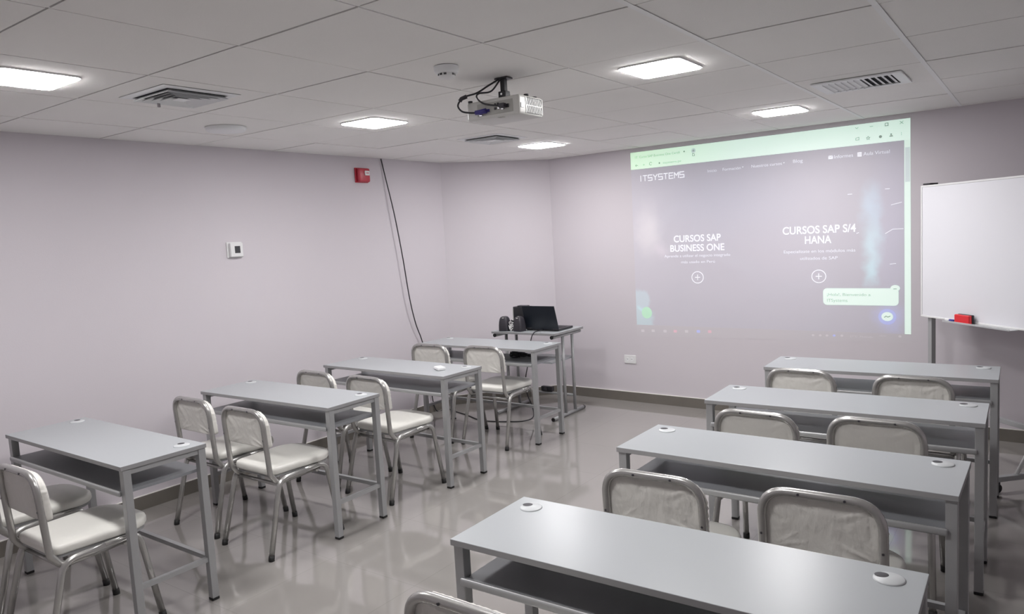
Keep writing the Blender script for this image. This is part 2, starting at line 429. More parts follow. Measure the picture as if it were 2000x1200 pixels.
# ------------------------------------------------------------------ desks
DL, DD, DH = 1.197, .392, .749
LW = .034
def make_desk():
    """origin at the near right corner on the floor; top spans x -DL..0, y 0..DD"""
    t = thing('school_desk', '', 'desk')
    bm = B(); box(bm, -DL, 0, 0, DD, DH-.019, DH, bev=.0015)
    for f in bm.faces:
        if abs(f.normal.z) < .5: f.material_index = 1
    bm.normal_update()
    for f in bm.faces: f.material_index = 0 if f.normal.z > .7 else 1
    dt = obj('desktop', bm, [M['top'], M['edge']], t)
    for sx in (-.078, -DL+.078):
        bm = B(); disc_profile(bm, [(.036, 0), (.036, .002), (.033, .004), (0, .0048)], 32)
        gr = obj('cable_grommet', bm, M['cap'], t, (sx, DD-.075, DH))
        bm = B(); disc_profile(bm, [(.0165, .0), (0, .0012)], 24, sx=1.0, sy=.85); obj('grommet_opening', bm, M['dark'], gr, (-.018, .008, .0049), (0, 0, R(25)))
    for sx in (-.004-LW, -DL+.004):
        for sy in (.010, DD-.004-LW):
            bm = B(); box(bm, sx, sx+LW, sy, sy+LW, .012, DH-.0195, bev=.002); lg = obj('leg', bm, M['steel'], t)
            bm = B(); box(bm, sx-.001, sx+LW+.001, sy-.001, sy+LW+.001, 0.0002, .014, bev=.003); obj('foot_cap', bm, M['rubber'], lg)
    z1 = DH-.0195
    for sx in (-.004-LW+.005, -DL+.004+.005):
        bm = B(); box(bm, sx, sx+.024, .004+LW, DD-.004-LW, z1-.024, z1, bev=.001); obj('side_rail', bm, M['steel'], t)
        bm = B(); box(bm, sx, sx+.022, .004+LW, DD-.004-LW, .19, .212, bev=.001); obj('footrest_bar', bm, M['steel'], t)
    bm = B(); box(bm, -DL+.004+LW, -.004-LW, DD-.004-LW+.006, DD-.004-LW+.028, .19, .212, bev=.001); obj('footrest_bar', bm, M['steel'], t)
    bm = B()
    box(bm, -DL+.004+LW, -.004-LW, .010, DD-.010, .618, .632, bev=.001)
    obj('shelf', bm, M['shelf'], t)
    bm = B(); box(bm, -DL+.004+LW*.75, -.004-LW*.75, -.004, .0098, .613, .638, bev=.007, seg=3)
    for f in bm.faces: f.smooth = True
    obj('shelf_rail', bm, M['steel'], t)
    return t
desk0 = make_desk()
desks = [('L1', -3.131, 1.459, -.005, 'grey desk nearest the camera on the left side, wall end cut near photo edge'),
 ('L2', -3.142, 2.580, .015, 'second grey desk from the camera on the left side, by the wall'),
 ('L3', -3.119, 3.507, -.021, 'grey left-side desk with the small white box lying on top'),
 ('L4', -3.143, 4.586, -.002, 'farthest grey desk on the left side, in front of the laptop cart'),
 ('R1', -.211, 1.584, .015, 'large grey desk nearest the camera in bottom right, shining under the lamp'),
 ('R2', -.203, 2.579, -.015, 'second grey desk from the camera on the right side'),
 ('R3', -.185, 3.530, .015, 'third grey desk from the camera on the right side'),
 ('R4', -.179, 4.489, .019, 'farthest grey desk on the right side, below the projected screen')]
for i, (k, x, y, a, l) in enumerate(desks):
    o = desk0 if i == 0 else copy_tree(desk0)
    o.location = (x, y, 0); o.rotation_euler = (0, 0, a)
    tag(o, l, 'desk', 'grey two-seat desks, left column' if k[0] == 'L' else 'grey two-seat desks, right column')

# ------------------------------------------------------------------ chairs
TR = .0142
from mathutils import noise
def resample(pts, n):
    P = [Vector(p) for p in pts]; P.append(P[0]); L = [0]
    for a, b in zip(P, P[1:]): L.append(L[-1]+(b-a).length)
    out = []; i = 0
    for k in range(n):
        t = L[-1]*k/n
        while L[i+1] < t: i += 1
        q = P[i].lerp(P[i+1], (t-L[i])/max(1e-9, L[i+1]-L[i])); out.append((q.x, q.y))
    return out
def crease(x, y):
    """folds pulled from the upper corners and the foot of the pad, metres"""
    d = 0
    for cx, cy, ph, amp in ((-.17, .09, 0, 1), (.17, .09, 2, .8), (.17, -.10, 4, 1), (-.17, -.10, 5, .5)):
        r_ = math.hypot(x-cx, y-cy); a = math.atan2(y-cy, x-cx)
        nn = noise.noise(Vector((a*3.2+ph*3, r_*6, ph)))
        ridge = max(0, 1-abs(nn)*5)
        d -= amp*.0045*ridge*math.exp(-((r_-.07)/.06)**2)
    d -= .003*noise.noise(Vector((x*14, y*14, 3)))
    return d
def make_chair():
    t = thing('padded_chair', '', 'chair')
    # side tubes: rear foot -> bend -> seat rail -> bend -> front foot, cut at the rail's middle into two legs
    for s in (-1, 1):
        path = fillet([(s*.213, -.235, .01), (s*.196, -.135, .405), (s*.196, .175, .415), (s*.213, .237, .01)], [.075, .06], 10)
        mid = min(range(len(path)), key=lambda i: abs(path[i].y-.03) + (0 if path[i].z > .39 else 9))
        path.insert(mid+1, Vector((s*.196, .03, .411))); 
        path = sorted(path[:mid+2], key=lambda p: 0) , path[mid+1:]
        for part, foot in ((path[0], 0), (path[1], -1)):
            pts = [p for i, p in enumerate(part) if i == 0 or (p-part[i-1]).length > .002]
            bm = B(); tube(bm, pts, TR, 14); lg = obj('leg', bm, M['tube'], t)
            f = pts[foot]
            bm = B(); d_ = (pts[1]-pts[0]).normalized() if foot == 0 else (pts[-2]-pts[-1]).normalized()
            tube(bm, [Vector((f.x, f.y, .0005)), Vector((f.x, f.y, .008)), f+d_*.018], TR+.0018, 14); obj('foot_cap', bm, M['rubber'], lg)
    # back frame
    W, ZT = .1775, .779
    def bk(z): tt = (z-.42)/(ZT-.42); return -.168-.030*tt
    pts = [(-W, .14, .396), (-W, -.135, .386), (-W, bk(.42)-.006, .44), (-W, bk(ZT), ZT), (W, bk(ZT), ZT), (W, bk(.42)-.006, .44), (W, -.135, .386), (W, .14, .396)]
    path = fillet(pts, [.04, .03, .09, .09, .03, .04], 9)
    bm = B(); tube(bm, path, TR, 14); bf = obj('back_frame', bm, M['tube'], t)
    for (x, z) in ((-W, .63), (W, .63), (-.06, ZT), (.075, ZT)):
        y = bk(z)-TR
        bm = B(); tube(bm, [(x, y+.0005, z), (x, y-.0022, z)], .0042, 10); obj('screw', bm, M['dark'], bf)
    # cross bars
    for y, z in ((-.125, .372), (.12, .385)):
        bm = B(); tube(bm, [(-.19, y, z), (.19, y, z)], .010, 10); obj('cross_bar', bm, M['tube'], t)
    # seat
    bm = B(); cushion(bm, rrect(.355, .395, .425, .045, .12), .042, .008, .012); obj('seat', bm, M['vinyl'], t, (0, .048, .4265))
    bm = B(); o_ = rrect(.34, .38, .405, .04, .11)
    a = [bm.verts.new((x, y+.048, .414)) for x, y in o_]; b = [bm.verts.new((x, y+.048, .4262)) for x, y in o_]; n = len(o_)
    for k in range(n): bm.faces.new((a[k], a[(k+1) % n], b[(k+1) % n], b[k]))
    bm.faces.new(a); bm.faces.new(b); obj('seat_board', bm, M['edge'], t)
    # back pad sits in front of the tube: outline in xz, thickness along +y, bowed to follow the tube
    ol = resample(rrect(.374, .374, .196, .02, .085, 12), 110)
    bm = B(); cushion(bm, ol, .034, .006, .010)
    drop = [f for f in bm.faces if len(f.verts) > 20 and f.calc_center_median().z < .001]
    edge_ring = list(drop[0].verts)
    bmesh.ops.delete(bm, geom=drop, context='FACES_ONLY')
    bm.verts.ensure_lookup_table()
    first = bm.verts[:len(ol)]
    prev = first
    for s_ in (.95, .90, .84, .78, .71, .64, .56, .48, .40, .32, .24, .16, .08):
        ring = [bm.verts.new((v.co.x*s_, v.co.y*s_, 0)) for v in first]
        for k in range(len(ring)):
            k2 = (k+1) % len(ring); f = bm.faces.new((prev[k], ring[k], ring[k2], prev[k2])); f.smooth = True
        prev = ring
    f = bm.faces.new(prev); f.smooth = True
    for v in bm.verts:
        if v.co.z < .0205: v.co.z += crease(v.co.x, v.co.y)
    # gathered vinyl along the rim of the pad
    for v in bm.verts:
        if .004 < v.co.z < .030:
            a = math.atan2(v.co.y*1.6, v.co.x); k = 1+.010*math.sin(a*46)+.006*math.sin(a*29+1)
            v.co.x *= k; v.co.y *= k
    zc = .679
    tilt = math.atan(.030/.3525)
    for v in bm.verts:
        x, yy, zz = v.co
        v.co = Vector((x, bk(zc+yy) + TR*.35 + zz, zc+yy))
    obj('backrest', bm, M['vback'], t)
    return t
chair0 = make_chair()
GL, GR = 'cream padded chairs, left column', 'cream padded chairs, right column'
chairs = [(-3.42, 1.375, 0, 'cream chair at the nearest left desk, aisle side, bottom left', GL),
 (-3.995, 1.40, 0, 'cream chair at the nearest left desk, wall side, cut by photo edge', GL),
 (-3.468, 2.466, -.7, 'cream chair at the second left desk, aisle side', GL),
 (-4.017, 2.499, -.3, 'cream chair at the second left desk, wall side', GL),
 (-3.471, 3.366, -2.6, 'cream chair at the left desk with white box, aisle side', GL),
 (-3.982, 3.374, -1.7, 'cream chair at the left desk with white box, wall side', GL),
 (-3.514, 4.611, .9, 'cream chair at the farthest left desk, aisle side, by the cart', GL),
 (-4.036, 4.573, 1.4, 'cream chair at the farthest left desk, under the hanging wall cable', GL),
 (-1.08, 1.425, 0, 'cream chair at bottom centre of photo, only top of its back showing', GR),
 (-1.093, 2.452, 1.9, 'cream chair behind the nearest right desk, left one of two', GR),
 (-.555, 2.509, 1.2, 'cream chair behind the nearest right desk, right one of two', GR),
 (-1.030, 3.42, -2.0, 'cream chair at the third right desk, left one of two', GR),
 (-.559, 3.480, .5, 'cream chair at the third right desk, right one of two', GR),
 (-1.099, 4.446, -1.7, 'cream chair at the farthest right desk, left one of two', GR),
 (-.544, 4.432, .1, 'cream chair at the farthest right desk, right one of two', GR)]
for i, (x, y, a, l, g) in enumerate(chairs):
    o = chair0 if i == 0 else copy_tree(chair0)
    o.location = (x, y, 0); o.rotation_euler = (0, 0, R(a)); tag(o, l, 'chair', g)

# small white box on the third left desk
t = thing('white_adapter', 'small white rounded box lying on the third left desk', 'adapter', (-3.31, 3.69, DH), R(62))
bm = B(); box(bm, -.028, .028, -.045, .045, 0.0005, .022, bev=.006, seg=3); obj('body', bm, M['white'], t)
bm = B(); box(bm, -.0285, .0285, -.0455, .0455, .010, .012, bev=.0004); obj('seam', bm, M['panelw'], t)

# ------------------------------------------------------------------ laptop cart
CX0, CX1, CY0, CY1, CZ = -4.075, -3.395, 5.275, 5.765, .768
t = thing('computer_cart', 'grey tubular computer table with laptop on it in far corner', 'table', ((CX0+CX1)/2, (CY0+CY1)/2, 0))
ox, oy = (CX0+CX1)/2, (CY0+CY1)/2
bm = B(); box(bm, CX0-ox, CX1-ox, CY0-oy, CY1-oy, CZ-.02, CZ, bev=.0015); bm.normal_update()
for f in bm.faces: f.material_index = 0 if f.normal.z > .7 else 1
obj('tabletop', bm, [M['top'], M['edge']], t)
for sx in (-.31, .305):
    bm = B(); tube(bm, [(sx, -.235, CZ-.037), (sx, .235, CZ-.037)], .0155, 12); rl = obj('top_rail', bm, M['steel'], t)
    bm = B(); tube(bm, [(sx, -.241, CZ-.037), (sx, -.232, CZ-.037)], .0165, 12); obj('end_cap', bm, M['rubber'], rl)
    bm = B(); tube(bm, [(sx, -.27, .018), (sx, .245, .018)], .0155, 12); ft = obj('foot_rail', bm, M['steel'], t)
    for yy in (-.278, .246):
        bm = B(); tube(bm, [(sx, yy, .018), (sx, yy+.008, .018)], .0172, 12); obj('end_cap', bm, M['rubber'], ft)
    for sy in (-.06, .10):
        bm = B(); tube(bm, [(sx, sy, .03), (sx, sy, CZ-.05)], .014, 12); obj('post', bm, M['steel'], t)
bm = B(); box(bm, -.29, .285, -.22, .16, .497, .512, bev=.001); obj('keyboard_tray', bm, M['top'], t)
bm = B(); tube(bm, [(-.30, .10, .16), (.295, .10, .16)], .012, 10); obj('cross_bar', bm, M['steel'], t)
# laptop
LT = thing('laptop', 'open black laptop on the cart, lid back turned to the room', 'laptop', (-3.612, 5.425, CZ), 0)
bm = B(); box(bm, -.172, .172, 0, .235, .003, .020, bev=.003); bs = obj('base', bm, M['black'], LT)
bm = B()
for r_ in range(5):
    for c in range(13): box(bm, -.15+c*.0232, -.15+c*.0232+.019, .07+r_*.021, .07+r_*.021+.017, .0202, .0225)
obj('keyboard', bm, M['dark'], bs)
bm = B(); box(bm, -.05, .05, .18, .225, .0202, .0207); obj('touchpad', bm, M['dark'], bs)
bm = B(); box(bm, -.172, .172, -.006, .004, .0, .222, bev=.003)
ld = obj('lid', bm, M['lid'], LT, (0, .0, .016), (R(17), 0, 0))
bm = B(); box(bm, -.160, .160, .0042, .0046, .014, .21); obj('display', bm, M['lcd'], ld)
for s in (-1, 1):
    bm = B(); tube(bm, [(s*.11, -.003, .018), (s*.16, -.003, .018)], .0075, 10); obj('hinge', bm, M['dark'], LT)
# speakers
def make_speaker():
    t = thing('desktop_speaker', '', 'speaker')
    bm = B(); ol = rrect(.095, .095, .085, .02, .02, 5); rings = []
    for s, z in ((1, .001), (1.02, .006), (1.0, .05), (.93, .085), (.80, .112), (.60, .128), (.30, .134)):
        rings.append([bm.verts.new((x*s, y*(s*.9+.1), z)) for x, y in ol])
    n = len(ol)
    for a, b in zip(rings, rings[1:]):
        for k in range(n): f = bm.faces.new((a[k], a[(k+1) % n], b[(k+1) % n], b[k])); f.smooth = True
    bm.faces.new(list(reversed(rings[0]))); f = bm.faces.new(rings[-1]); f.smooth = True
    obj('cabinet', bm, M['dark'], t)
    bm = B(); tube(bm, [(0, .040, .05), (0, .047, .05)], .030, 20); obj('cone', bm, M['black'], t)
    bm = B(); tube(bm, [(0, -.018, .122), (0, -.022, .1285)], .016, 16); obj('badge', bm, M['projg'], t)
    return t
sp = make_speaker(); sp.location = (-3.962, 5.335, CZ); sp.rotation_euler = (0, 0, R(8)); tag(sp, 'small dark loudspeaker at the cart table corner nearest left wall', 'speaker', 'pair of small dark speakers')
s2 = copy_tree(sp); s2.location = (-3.806, 5.345, CZ); s2.rotation_euler = (0, 0, R(-6)); tag(s2, 'small dark loudspeaker directly in front of laptop lid', 'speaker', 'pair of small dark speakers')
t = thing('black_box', 'dark upright box behind the left end of the laptop lid', 'box', (-3.885, 5.52, CZ), R(4))
bm = B(); box(bm, -.075, .075, -.05, .05, .001, .205, bev=.004); obj('case', bm, M['black'], t)
bm = B(); box(bm, -.077, -.071, -.052, .0, .03, .19, bev=.001); obj('edge_strip', bm, M['projg'], t)
bm = B(); box(bm, -.04, .06, -.03, .03, .205, .214, bev=.004); obj('top_plate', bm, M['dark'], t)
def tangle(name, c, ext, nloop, r, m, label, seed):
    rnd = random.Random(seed); bm = B()
    for k in range(nloop):
        pts = []
        for i in range(7): pts.append((c[0]+rnd.uniform(-1, 1)*ext[0], c[1]+rnd.uniform(-1, 1)*ext[1], c[2]+r+rnd.uniform(0, 1)*ext[2]))
        tube(bm, smooth_path(pts, 7), r, 6)
    tag(obj(name, bm, M[m]), label, 'cable')
tangle('cable_tangle', (-3.882, 5.36, CZ+.001), (.026, .03, .095), 6, .0036, 'black', 'tangled black and pale wires between the two speakers', 3)
tangle('wire_coil', (-3.885, 5.325, CZ+.001), (.020, .02, .08), 3, .0032, 'white', 'pale wire coil between the two small speakers', 5)
tangle('cable_bundle', (-3.47, 4.865, .633), (.11, .05, .035), 6, .0055, 'black', 'bundle of black cables heaped on the shelf of farthest left desk', 9)
tangle('tray_cables', (-3.82, 5.32, .5125), (.08, .05, .03), 3, .004, 'black', 'few black cables lying on the lower tray of laptop cart', 12)
# cart cables
bm = B(); tube(bm, [Vector(p)-Vector((-3.612, 5.425, CZ)) for p in smooth_path([(-3.60, 5.42, CZ+.012), (-3.605, 5.30, CZ+.008), (-3.61, 5.262, CZ-.01), (-3.63, 5.258, CZ-.06), (-3.66, 5.275, CZ-.15), (-3.66, 5.265, .62)])], .004, 8); obj('charging_cable', bm, M['black'], LT)
wire('floor_cable', [(-3.675, 5.265, .515), (-3.672, 5.245, .47), (-3.695, 5.24, .36), (-3.70, 5.26, .22), (-3.665, 5.28, .10), (-3.64, 5.24, .02), (-3.68, 5.14, .006), (-3.80, 5.07, .005), (-3.95, 5.02, .005), (-4.10, 5.03, .005), (-4.25, 5.10, .005), (-4.45, 5.17, .005), (-4.66, 5.25, .006)], .005, 'black', 'black cable hanging from the tray and looping across floor beneath cart')
t = thing('power_strip', 'small black power socket block on floor bar of cart', 'power strip', (-3.72, 5.62, .174))
bm = B(); box(bm, -.06, .06, -.02, .02, 0, .045, bev=.004); obj('body', bm, M['black'], t)
bm = B(); box(bm, -.02, .01, -.035, -.02, .01, .035, bev=.003); obj('plug', bm, M['dark'], t)

# ------------------------------------------------------------------ things on the left wall
wire('hanging_cable', [(XL+.012, 4.632, ZC-.0035), (XL+.025, 4.665, 2.16), (XL+.045, 4.715, 1.87), (XL+.05, 4.776, 1.5), (XL+.05, 4.828, 1.13), (XL+.04, 4.895, .884), (XL+.03, 4.98, .695), (XL+.025, 5.04, .45), (XL+.022, 5.08, .12), (XL+.03, 5.12, .006), (XL+.05, 5.2, .006)], .005, 'black', 'thin black cable hanging down the left wall from ceiling to floor', n=10)
t = thing('fire_alarm', 'red fire alarm box high on the left wall', 'fire alarm', (XL+.0005, 4.395, 2.20))
bm = B(); box(bm, 0, .012, -.072, .072, -.062, .062, bev=.004); obj('back_box', bm, M['red'], t)
bm = B(); box(bm, .0115, .045, -.06, .068, -.058, .058, bev=.014, seg=4)
for f in bm.faces: f.smooth = True
obj('cover', bm, M['red'], t)
bm = B(); box(bm, .044, .056, .0, .052, -.004, .036, bev=.005); ln = obj('strobe_lens', bm, M['white'], t)
bm = B()
for k in range(3): box(bm, .0557, .0563, .012+k*.010, .018+k*.010, .010, .022)
obj('marking', bm, M['red'], ln)
t = thing('thermostat', 'white square thermostat with small screen on the left wall', 'thermostat', (XL+.0005, 3.128, 1.632))
bm = B(); box(bm, 0, .008, -.061, .061, -.056, .056, bev=.003); obj('back_plate', bm, M['white'], t)
bm = B(); box(bm, .0078, .034, -.048, .052, -.050, .048, bev=.005); bd = obj('body', bm, M['white'], t)
bm = B(); box(bm, .0338, .0345, -.016, .028, -.024, .026); dd = obj('display', bm, M['lcd'], bd)
# ------------------------------------------------------------------ on corner and back wall
def back_pt(u, z, off=0):       # u metres along the back wall from its left corner
    return Vector((C2.x+u*math.cos(BA)+off*math.sin(BA), C2.y+u*math.sin(BA)-off*math.cos(BA), z))
def outlet(label, loc, rz):
    t = thing('wall_socket', label, 'socket', loc, rz)
    bm = B(); box(bm, -.062, .062, -.009, -.0005, -.039, .039, bev=.003); pl = obj('plate', bm, M['white'], t)
    for sx in (-.026, .018):
        bm = B(); tube(bm, [(sx, -.0085, 0), (sx, -.0105, 0)], .017, 20); s_ = obj('receptacle', bm, M['panelw'], t)
        for k in (-1, 0, 1): bm = B(); box(bm, sx+k*.007-.0012, sx+k*.007+.0012, -.0109, -.0104, -.0035+abs(k)*.003, .0035+abs(k)*.003); obj('slot', bm, M['dark'], s_)
outlet('white double wall socket low on the back wall right of the cart', back_pt(.825, .403), BA)
dang = math.atan2(C2.y-C1.y, C2.x-C1.x)
pt = C1+(C2-C1)*.72
outlet('white wall socket low on the angled corner wall behind the cart', (pt.x, pt.y, .36), dang)

# ------------------------------------------------------------------ projector's image, its light painted as glow on sheets over the wall
# local frame of the wall: x along the wall, z up, -y into the room
PJ = thing('projected_image_glow', 'bright website image on the back wall, projector light painted as glowing sheets', 'projected image', (C2.x, C2.y, 0), BA)
def lit(name, add, base=WALLC, s=1.0):  # wall colour plus emission that stands in for the projector's light
    return mat(name, base, .75, spec=.25, emit=add, estr=s)
def page_mat():
    m = lit('projected_page', (0, 0, 0)); nt = m.node_tree; b = nt.nodes['Principled BSDF']
    tc = nt.nodes.new('ShaderNodeTexCoord')
    last = nt.nodes.new('ShaderNodeRGB'); last.outputs[0].default_value = (-0.0, .012, .035, 1); sock = last.outputs[0]
    nz = nt.nodes.new('ShaderNodeTexNoise'); nz.inputs['Scale'].default_value = 7; nz.inputs['Detail'].default_value = 3
    nt.links.new(tc.outputs['Object'], nz.inputs['Vector'])
    dsp = nt.nodes.new('ShaderNodeVectorMath'); dsp.operation = 'MULTIPLY_ADD'
    nt.links.new(nz.outputs['Color'], dsp.inputs[0]); dsp.inputs[1].default_value = (.14, 0, .14); nt.links.new(tc.outputs['Object'], dsp.inputs[2])
    def blob(cx, cz, rx, rz, col, sharp=False):
        nonlocal sock
        mp = nt.nodes.new('ShaderNodeMapping'); mp.vector_type = 'TEXTURE'
        off = .07
        mp.inputs['Location'].default_value = (cx+off, 0, cz+off); mp.inputs['Scale'].default_value = (rx, 1000, rz)
        nt.links.new(dsp.outputs[0], mp.inputs[0])
        g = nt.nodes.new('ShaderNodeTexGradient'); g.gradient_type = 'SPHERICAL'; nt.links.new(mp.outputs[0], g.inputs[0])
        mr = nt.nodes.new('ShaderNodeMapRange'); mr.interpolation_type = 'SMOOTHSTEP'
        mr.inputs[1].default_value = 0; mr.inputs[2].default_value = .35 if sharp else 1
        nt.links.new(g.outputs['Fac'], mr.inputs[0])
        sc = nt.nodes.new('ShaderNodeVectorMath'); sc.operation = 'SCALE'; sc.inputs[0].default_value = col
        nt.links.new(mr.outputs[0], sc.inputs['Scale'])
        ad = nt.nodes.new('ShaderNodeVectorMath'); ad.operation = 'ADD'
        nt.links.new(sock, ad.inputs[0]); nt.links.new(sc.outputs[0], ad.inputs[1]); sock = ad.outputs[0]
    blob(1.06, 1.60, .20, .36, (.15, .135, .12))      # pale head at left
    blob(1.18, 1.42, .10, .12, (.08, .06, .07))
    blob(.95, .98, .13, .12, (.04, .12, .12), True)
    blob(.95, .80, .17, .14, (.03, .13, .12), True)
    blob(2.92, 1.70, .12, .26, (.05, .14, .17))      # blue figure at right
    blob(2.93, 1.40, .11, .28, (.09, .22, .22))
    blob(2.92, 1.20, .08, .15, (.06, .18, .18))
    blob(3.04, .86, .15, .15, (.03, .05, .20))
    blob(1.8, 1.8, 1.1, .5, (.015, .025, .045))
    blob(2.1, 1.3, 1.0, .5, (.015, .012, .018))
    blob(3.05, 1.45, .25, .9, (.02, .02, .05))
    nt.links.new(sock, b.inputs['Emission Color']); b.inputs['Emission Strength'].default_value = 1
    return m
def bar_mat():
    m = lit('projected_bar', (.24, .36, .30)); nt = m.node_tree; b = nt.nodes['Principled BSDF']
    tc = nt.nodes.new('ShaderNodeTexCoord'); sx = nt.nodes.new('ShaderNodeSeparateXYZ'); nt.links.new(tc.outputs['Object'], sx.inputs[0])
    mr = nt.nodes.new('ShaderNodeMapRange'); mr.inputs[1].default_value = .9; mr.inputs[2].default_value = 1.9; nt.links.new(sx.outputs[0], mr.inputs[0])
    mx = nt.nodes.new('ShaderNodeMix'); mx.data_type = 'RGBA'; mx.inputs[6].default_value = (.34, .60, .35, 1); mx.inputs[7].default_value = (.38, .56, .46, 1)
    nt.links.new(mr.outputs[0], mx.inputs[0]); nt.links.new(mx.outputs[2], b.inputs['Emission Color']); b.inputs['Emission Strength'].default_value = 1
    return m
PM = dict(page=page_mat(), bar=bar_mat(), white=lit('projected_white', (.50, .54, .58)), soft=lit('projected_soft_text', (.38, .42, .46)),
          mint=lit('projected_mint', (.33, .50, .40)), green=lit('projected_green', (.0, .30, .08)), ink=lit('projected_grey_ink', (.04, .09, .06), (.35, .35, .35)),
          inkl=lit('projected_pale_ink', (.07, .16, .10), (.42, .42, .42)), task=lit('projected_taskbar', (.004, .008, .006)),
          blue=lit('projected_blue', (.02, .08, .34)), redi=lit('projected_red', (.22, .02, .06)), thumb=lit('projected_thumb', (.17, .27, .25)), tic=lit('projected_task_icon', (.12, .12, .12)))
def sheet(name, m, pts, off, parent=None):
    """thin flat patch on the wall: pts (u, z) outline, off = distance from the wall in mm; real 0.4 mm thickness"""
    bm = B(); a = [bm.verts.new((u, -off/1000, z)) for u, z in pts]; b = [bm.verts.new((u, -off/1000+.0004, z)) for u, z in pts]; n = len(pts)
    bm.faces.new(a); bm.faces.new(list(reversed(b)))
    for k in range(n): bm.faces.new((a[k], b[k], b[(k+1) % n], a[(k+1) % n]))
    return obj(name, bm, m, parent or PJ)
def circ(cu, cz, ru, rz=None, n=28): return [(cu+ru*math.cos(2*PI*k/n), cz+(rz or ru)*math.sin(2*PI*k/n)) for k in range(n)]
U0, U1, ZT, ZB = .907, 3.188, 2.316, 2.163
page = sheet('page', PM['page'], [(U0, .735), (3.147, .735), (3.147, ZB), (U0, ZB)], 1.0)
tb = sheet('taskbar', PM['task'], [(.902, .625), (3.19, .672), (3.19, .7349), (.905, .7349)], 1.0)
bar = sheet('browser_bar', PM['bar'], [(U0, ZB), (3.147, ZB), (U1, ZB), (U1, ZT), (U0, ZT)], 1.2)
sb = sheet('scroll_bar', PM['mint'], [(3.1475, .735), (U1+.002, .735), (U1, ZB-.0003), (3.1475, ZB-.0003)], 1.2)
sheet('scroll_thumb', PM['thumb'], [(3.153, 1.86), (3.185, 1.86), (3.185, 2.11), (3.153, 2.11)], 1.8, sb)
def text(name, s, u0, u1, z, h, m, parent, off=2.2, shear=0, bold=0):
    """lettering between u0 and u1, cap height h, centred on z"""
    cu = bpy.data.curves.new('txt', 'FONT'); cu.body = s; cu.size = 1; cu.offset = bold
    to = bpy.data.objects.new('txt', cu); COL.objects.link(to)
    bpy.context.view_layer.update()
    me = bpy.data.meshes.new_from_object(to.evaluated_get(bpy.context.evaluated_depsgraph_get()))
    bpy.data.objects.remove(to); bpy.data.curves.remove(cu)
    xs = [v.co.x for v in me.vertices]; x0, x1 = min(xs), max(xs)
    cap = .70
    for v in me.vertices:
        x = (v.co.x-x0)/(x1-x0); y = v.co.y/cap
        v.co = Vector((u0+x*(u1-u0), -off/1000, z-h/2+y*h))
    me.materials.clear(); me.materials.append(m); me.name = name
    o = bpy.data.objects.new(name, me); COL.objects.link(o); o.parent = parent
    return o
def strokes(name, segs, wd, m, parent, off=2.2):
    bm = B()
    for (a, b) in segs:
        a = Vector((a[0], a[1])); b = Vector((b[0], b[1])); d = (b-a).normalized(); nrm = Vector((-d.y, d.x))*wd/2
        a2 = a-d*wd*.3; b2 = b+d*wd*.3
        vs = [bm.verts.new((p.x, -off/1000, p.y)) for p in (a2+nrm, a2-nrm, b2-nrm, b2+nrm)]; bm.faces.new(vs)
    return obj(name, bm, m, parent)
# browser bar contents
text('tab_title', 'IT  Curso SAP Business One Certifi', .955, 1.392, 2.270, .020, PM['inkl'], bar)
sheet('tab_close', PM['ink'], circ(1.432, 2.272, .007), 2.2, bar)
sheet('new_tab_button', PM['thumb'], circ(1.518, 2.270, .020), 1.9, bar)
strokes('plus_mark', [((1.510, 2.270), (1.526, 2.270)), ((1.518, 2.262), (1.518, 2.278))], .004, PM['ink'], bar)
strokes('mouse_pointer', [((1.509, 2.225), (1.509, 2.247)), ((1.509, 2.247), (1.527, 2.240)), ((1.527, 2.240), (1.527, 2.225)), ((1.527, 2.225), (1.509, 2.225))], .004, PM['ink'], bar)
strokes('back_arrow', [((.955, 2.197), (.98, 2.197)), ((.955, 2.197), (.965, 2.207)), ((.955, 2.197), (.965, 2.187))], .004, PM['ink'], bar)
strokes('forward_arrow', [((1.030, 2.197), (1.045, 2.197)), ((1.045, 2.197), (1.038, 2.204)), ((1.045, 2.197), (1.038, 2.190))], .003, PM['inkl'], bar)
c = circ(1.108, 2.200, .013, n=14)[1:13]; strokes('reload_mark', list(zip(c, c[1:])), .004, PM['ink'], bar)
sheet('lock_mark', PM['ink'], [(1.187, 2.190), (1.199, 2.190), (1.199, 2.204), (1.187, 2.204)], 2.2, bar)
text('web_address', 'itsystems.pe', 1.228, 1.402, 2.196, .018, PM['inkl'], bar)
strokes('window_chevron', [((2.818, 2.295), (2.828, 2.286)), ((2.828, 2.286), (2.838, 2.295))], .004, PM['inkl'], bar)
strokes('minimise_mark', [((2.918, 2.290), (2.940, 2.290))], .004, PM['inkl'], bar)
strokes('window_mark', [((3.022, 2.281), (3.042, 2.281)), ((3.042, 2.281), (3.042, 2.300)), ((3.042, 2.300), (3.022, 2.300)), ((3.022, 2.300), (3.022, 2.281))], .0045, PM['ink'], bar)
strokes('close_mark', [((3.120, 2.282), (3.142, 2.302)), ((3.120, 2.302), (3.142, 2.282))], .004, PM['inkl'], bar)
strokes('share_mark', [((2.820, 2.201), (2.842, 2.201)), ((2.820, 2.201), (2.820, 2.216)), ((2.820, 2.216), (2.842, 2.221)), ((2.842, 2.221), (2.842, 2.201))], .004, PM['inkl'], bar)
st = [(2.906+(.014 if k % 2 == 0 else .006)*math.sin(2*PI*k/10), 2.207+(.014 if k % 2 == 0 else .006)*math.cos(2*PI*k/10)) for k in range(11)]
strokes('star_mark', list(zip(st, st[1:])), .003, PM['ink'], bar)
sheet('puzzle_mark', PM['ink'], circ(2.990, 2.207, .011, .011, 8), 2.2, bar)
sheet('profile_head', PM['ink'], circ(3.062, 2.216, .006), 2.2, bar)
